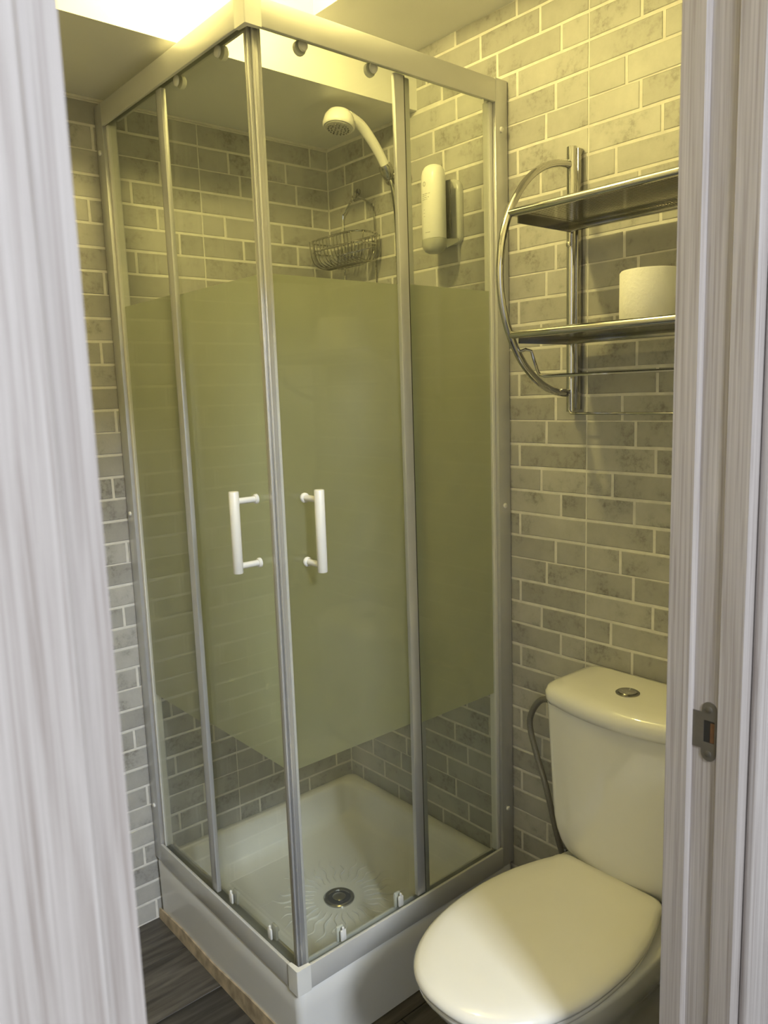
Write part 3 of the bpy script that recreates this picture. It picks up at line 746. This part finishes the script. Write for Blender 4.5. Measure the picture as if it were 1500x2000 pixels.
for k in range(m):
    y = CY0-0.020 + (CY1-CY0+0.040)*k/(m-1)
    tube(bm, spline([(-0.014, y, 1.935), (-0.016, y, 1.890), (-0.028, y, 1.866), (-0.062, y, 1.860), (-0.098, y, 1.868), (-0.114, y, 1.890), (-0.121, y, 1.935)], 4), 0.0019, 6)
for x in (-0.040, -0.090):
    tube(bm, spline([(x, CY0, 1.934), (x, CY0-0.012, 1.890), (x, CY0-0.050, 1.8605), (x, -0.154, 1.8575), (x, CY1+0.050, 1.8605), (x, CY1+0.012, 1.890), (x, CY1, 1.934)], 4), 0.0017, 6)
o = obj('basket_wire', bm, 'chrome_dark', cad); o['kind'] = 'stuff'
bm = nb(); lathe(bm, [(0.009, 0), (0.009, 0.004), (0.004, 0.006)], (-0.0012, -0.150, 2.074), (-1, 0, 0), 14)
tube(bm, spline([(-0.006, -0.150, 2.074), (-0.014, -0.150, 2.068), (-0.018, -0.150, 2.052), (-0.024, -0.150, 2.050), (-0.028, -0.150, 2.060)], 4), 0.0028, 8)
tag(obj('wall_hook', bm, 'chrome_dark'), 'small dark hook on the shower wall holding the basket', 'hook')

# ------------------------------------------------------------------ soap dispenser
dp = thing('soap_dispenser', (-0.03, -0.535, 1.835), 'white soap bottle in a grey wall bracket beside the shower hose', 'soap dispenser')
BY, BX = -0.535, -0.072
def oval(z, ry, rx, cx=BX, n=32): return [Vector((cx + rx*math.cos(2*PI*k/n), BY + ry*math.sin(2*PI*k/n), z)) for k in range(n)]
bm = nb()
bl = [oval(1.870, 0.0335, 0.0270), oval(1.872, 0.0345, 0.0280), oval(2.010, 0.0345, 0.0280), oval(2.026, 0.0335, 0.0270), oval(2.038, 0.0300, 0.0240), oval(2.046, 0.0240, 0.019), oval(2.050, 0.0150, 0.012)]
rings(bm, bl); bo = obj('bottle', bm, 'bottle_white', dp, ang=60)
bm = nb()
rings(bm, [oval(1.869, 0.0360, 0.0290), oval(1.860, 0.0358, 0.0288), oval(1.850, 0.0330, 0.0265), oval(1.841, 0.0270, 0.0215), oval(1.836, 0.0180, 0.0145), oval(1.834, 0.006, 0.005)])
obj('dome_cap', bm, 'dome_grey', dp, ang=60)
bm = nb()
def plate(x, hw, z0, z1, r): 
    pts = []
    for cy, cz, a0 in ((BY+hw-r, z1-r, 0), (BY-hw+r, z1-r, PI/2), (BY-hw+r*0.6, z0+r*0.6, PI), (BY+hw-r*0.6, z0+r*0.6, 1.5*PI)):
        rr_ = r if cz > 1.95 else r*0.6
        for k in range(7): a = a0+PI/2*k/6; pts.append(Vector((x, cy+rr_*math.cos(a), cz+rr_*math.sin(a))))
    return pts
rings(bm, [plate(-0.0012, 0.036, 1.862, 2.024, 0.030), plate(-0.010, 0.036, 1.862, 2.024, 0.030), plate(-0.016, 0.030, 1.868, 2.018, 0.026)])
obj('wall_bracket', bm, 'bracket_grey', dp, ang=50)
bm = nb(); rings(bm, [[Vector((-0.014, BY+s*0.030, z)) for s, z in ((1, 1.874), (-1, 1.874), (-1, 1.866), (1, 1.866))], [Vector((-0.058, BY+s*0.030, z)) for s, z in ((1, 1.868), (-1, 1.868), (-1, 1.846), (1, 1.846))]])
obj('bracket_arm', bm, 'dome_grey', dp)
bm = nb(); box(bm, (-0.0445, BY-0.032, 1.872), (-0.0415, BY+0.032, 2.014), 0.001); obj('clip_plate', bm, 'dark_plastic', dp)
# faint printing on the bottle: a ring emblem and short lines of small print
bm = nb()
def on_bottle(y, z, off=0.0004):
    t = max(-1, min(1, (y-BY)/0.0345)); return Vector((BX - 0.0280*math.sqrt(max(0, 1-t*t)) - off, y, z))
def stroke(y0, y1, z, t=0.0006):
    m = 6; A = [on_bottle(y0+(y1-y0)*k/m, z-t) for k in range(m+1)]; B = [on_bottle(y0+(y1-y0)*k/m, z+t) for k in range(m+1)]
    va = [bm.verts.new(p) for p in A]; vb = [bm.verts.new(p) for p in B]
    for k in range(m): bm.faces.new((va[k], va[k+1], vb[k+1], vb[k]))
rg = [[bm.verts.new(on_bottle(BY+0.004+r_*math.cos(a), 2.002+r_*1.15*math.sin(a))) for a in [2*PI*k/18 for k in range(18)]] for r_ in (0.0048, 0.0038)]
for k in range(18): bm.faces.new((rg[0][k], rg[0][(k+1) % 18], rg[1][(k+1) % 18], rg[1][k]))
obj('emblem', bm, 'label_ink', bo, recalc=False); bm = nb()
for z, segs in ((1.978, ((0.013, 0.004), (0.002, -0.007), (-0.009, -0.014))), (1.974, ((0.012, 0.003), (0.001, -0.003))), (1.969, ((0.012, 0.007), (0.005, -0.004), (-0.006, -0.011))), (1.9645, ((0.012, 0.0), (-0.002, -0.006)))):
    for a, b_ in segs: stroke(BY+a, BY+b_, z, 0.0005)
for z in (1.940, 1.932, 1.924): stroke(BY+0.009, BY+0.003, z, 0.0004)
stroke(BY+0.004, BY-0.012, 1.884, 0.0005)
o = obj('small_print', bm, 'label_ink', bo, recalc=False); o['kind'] = 'stuff'
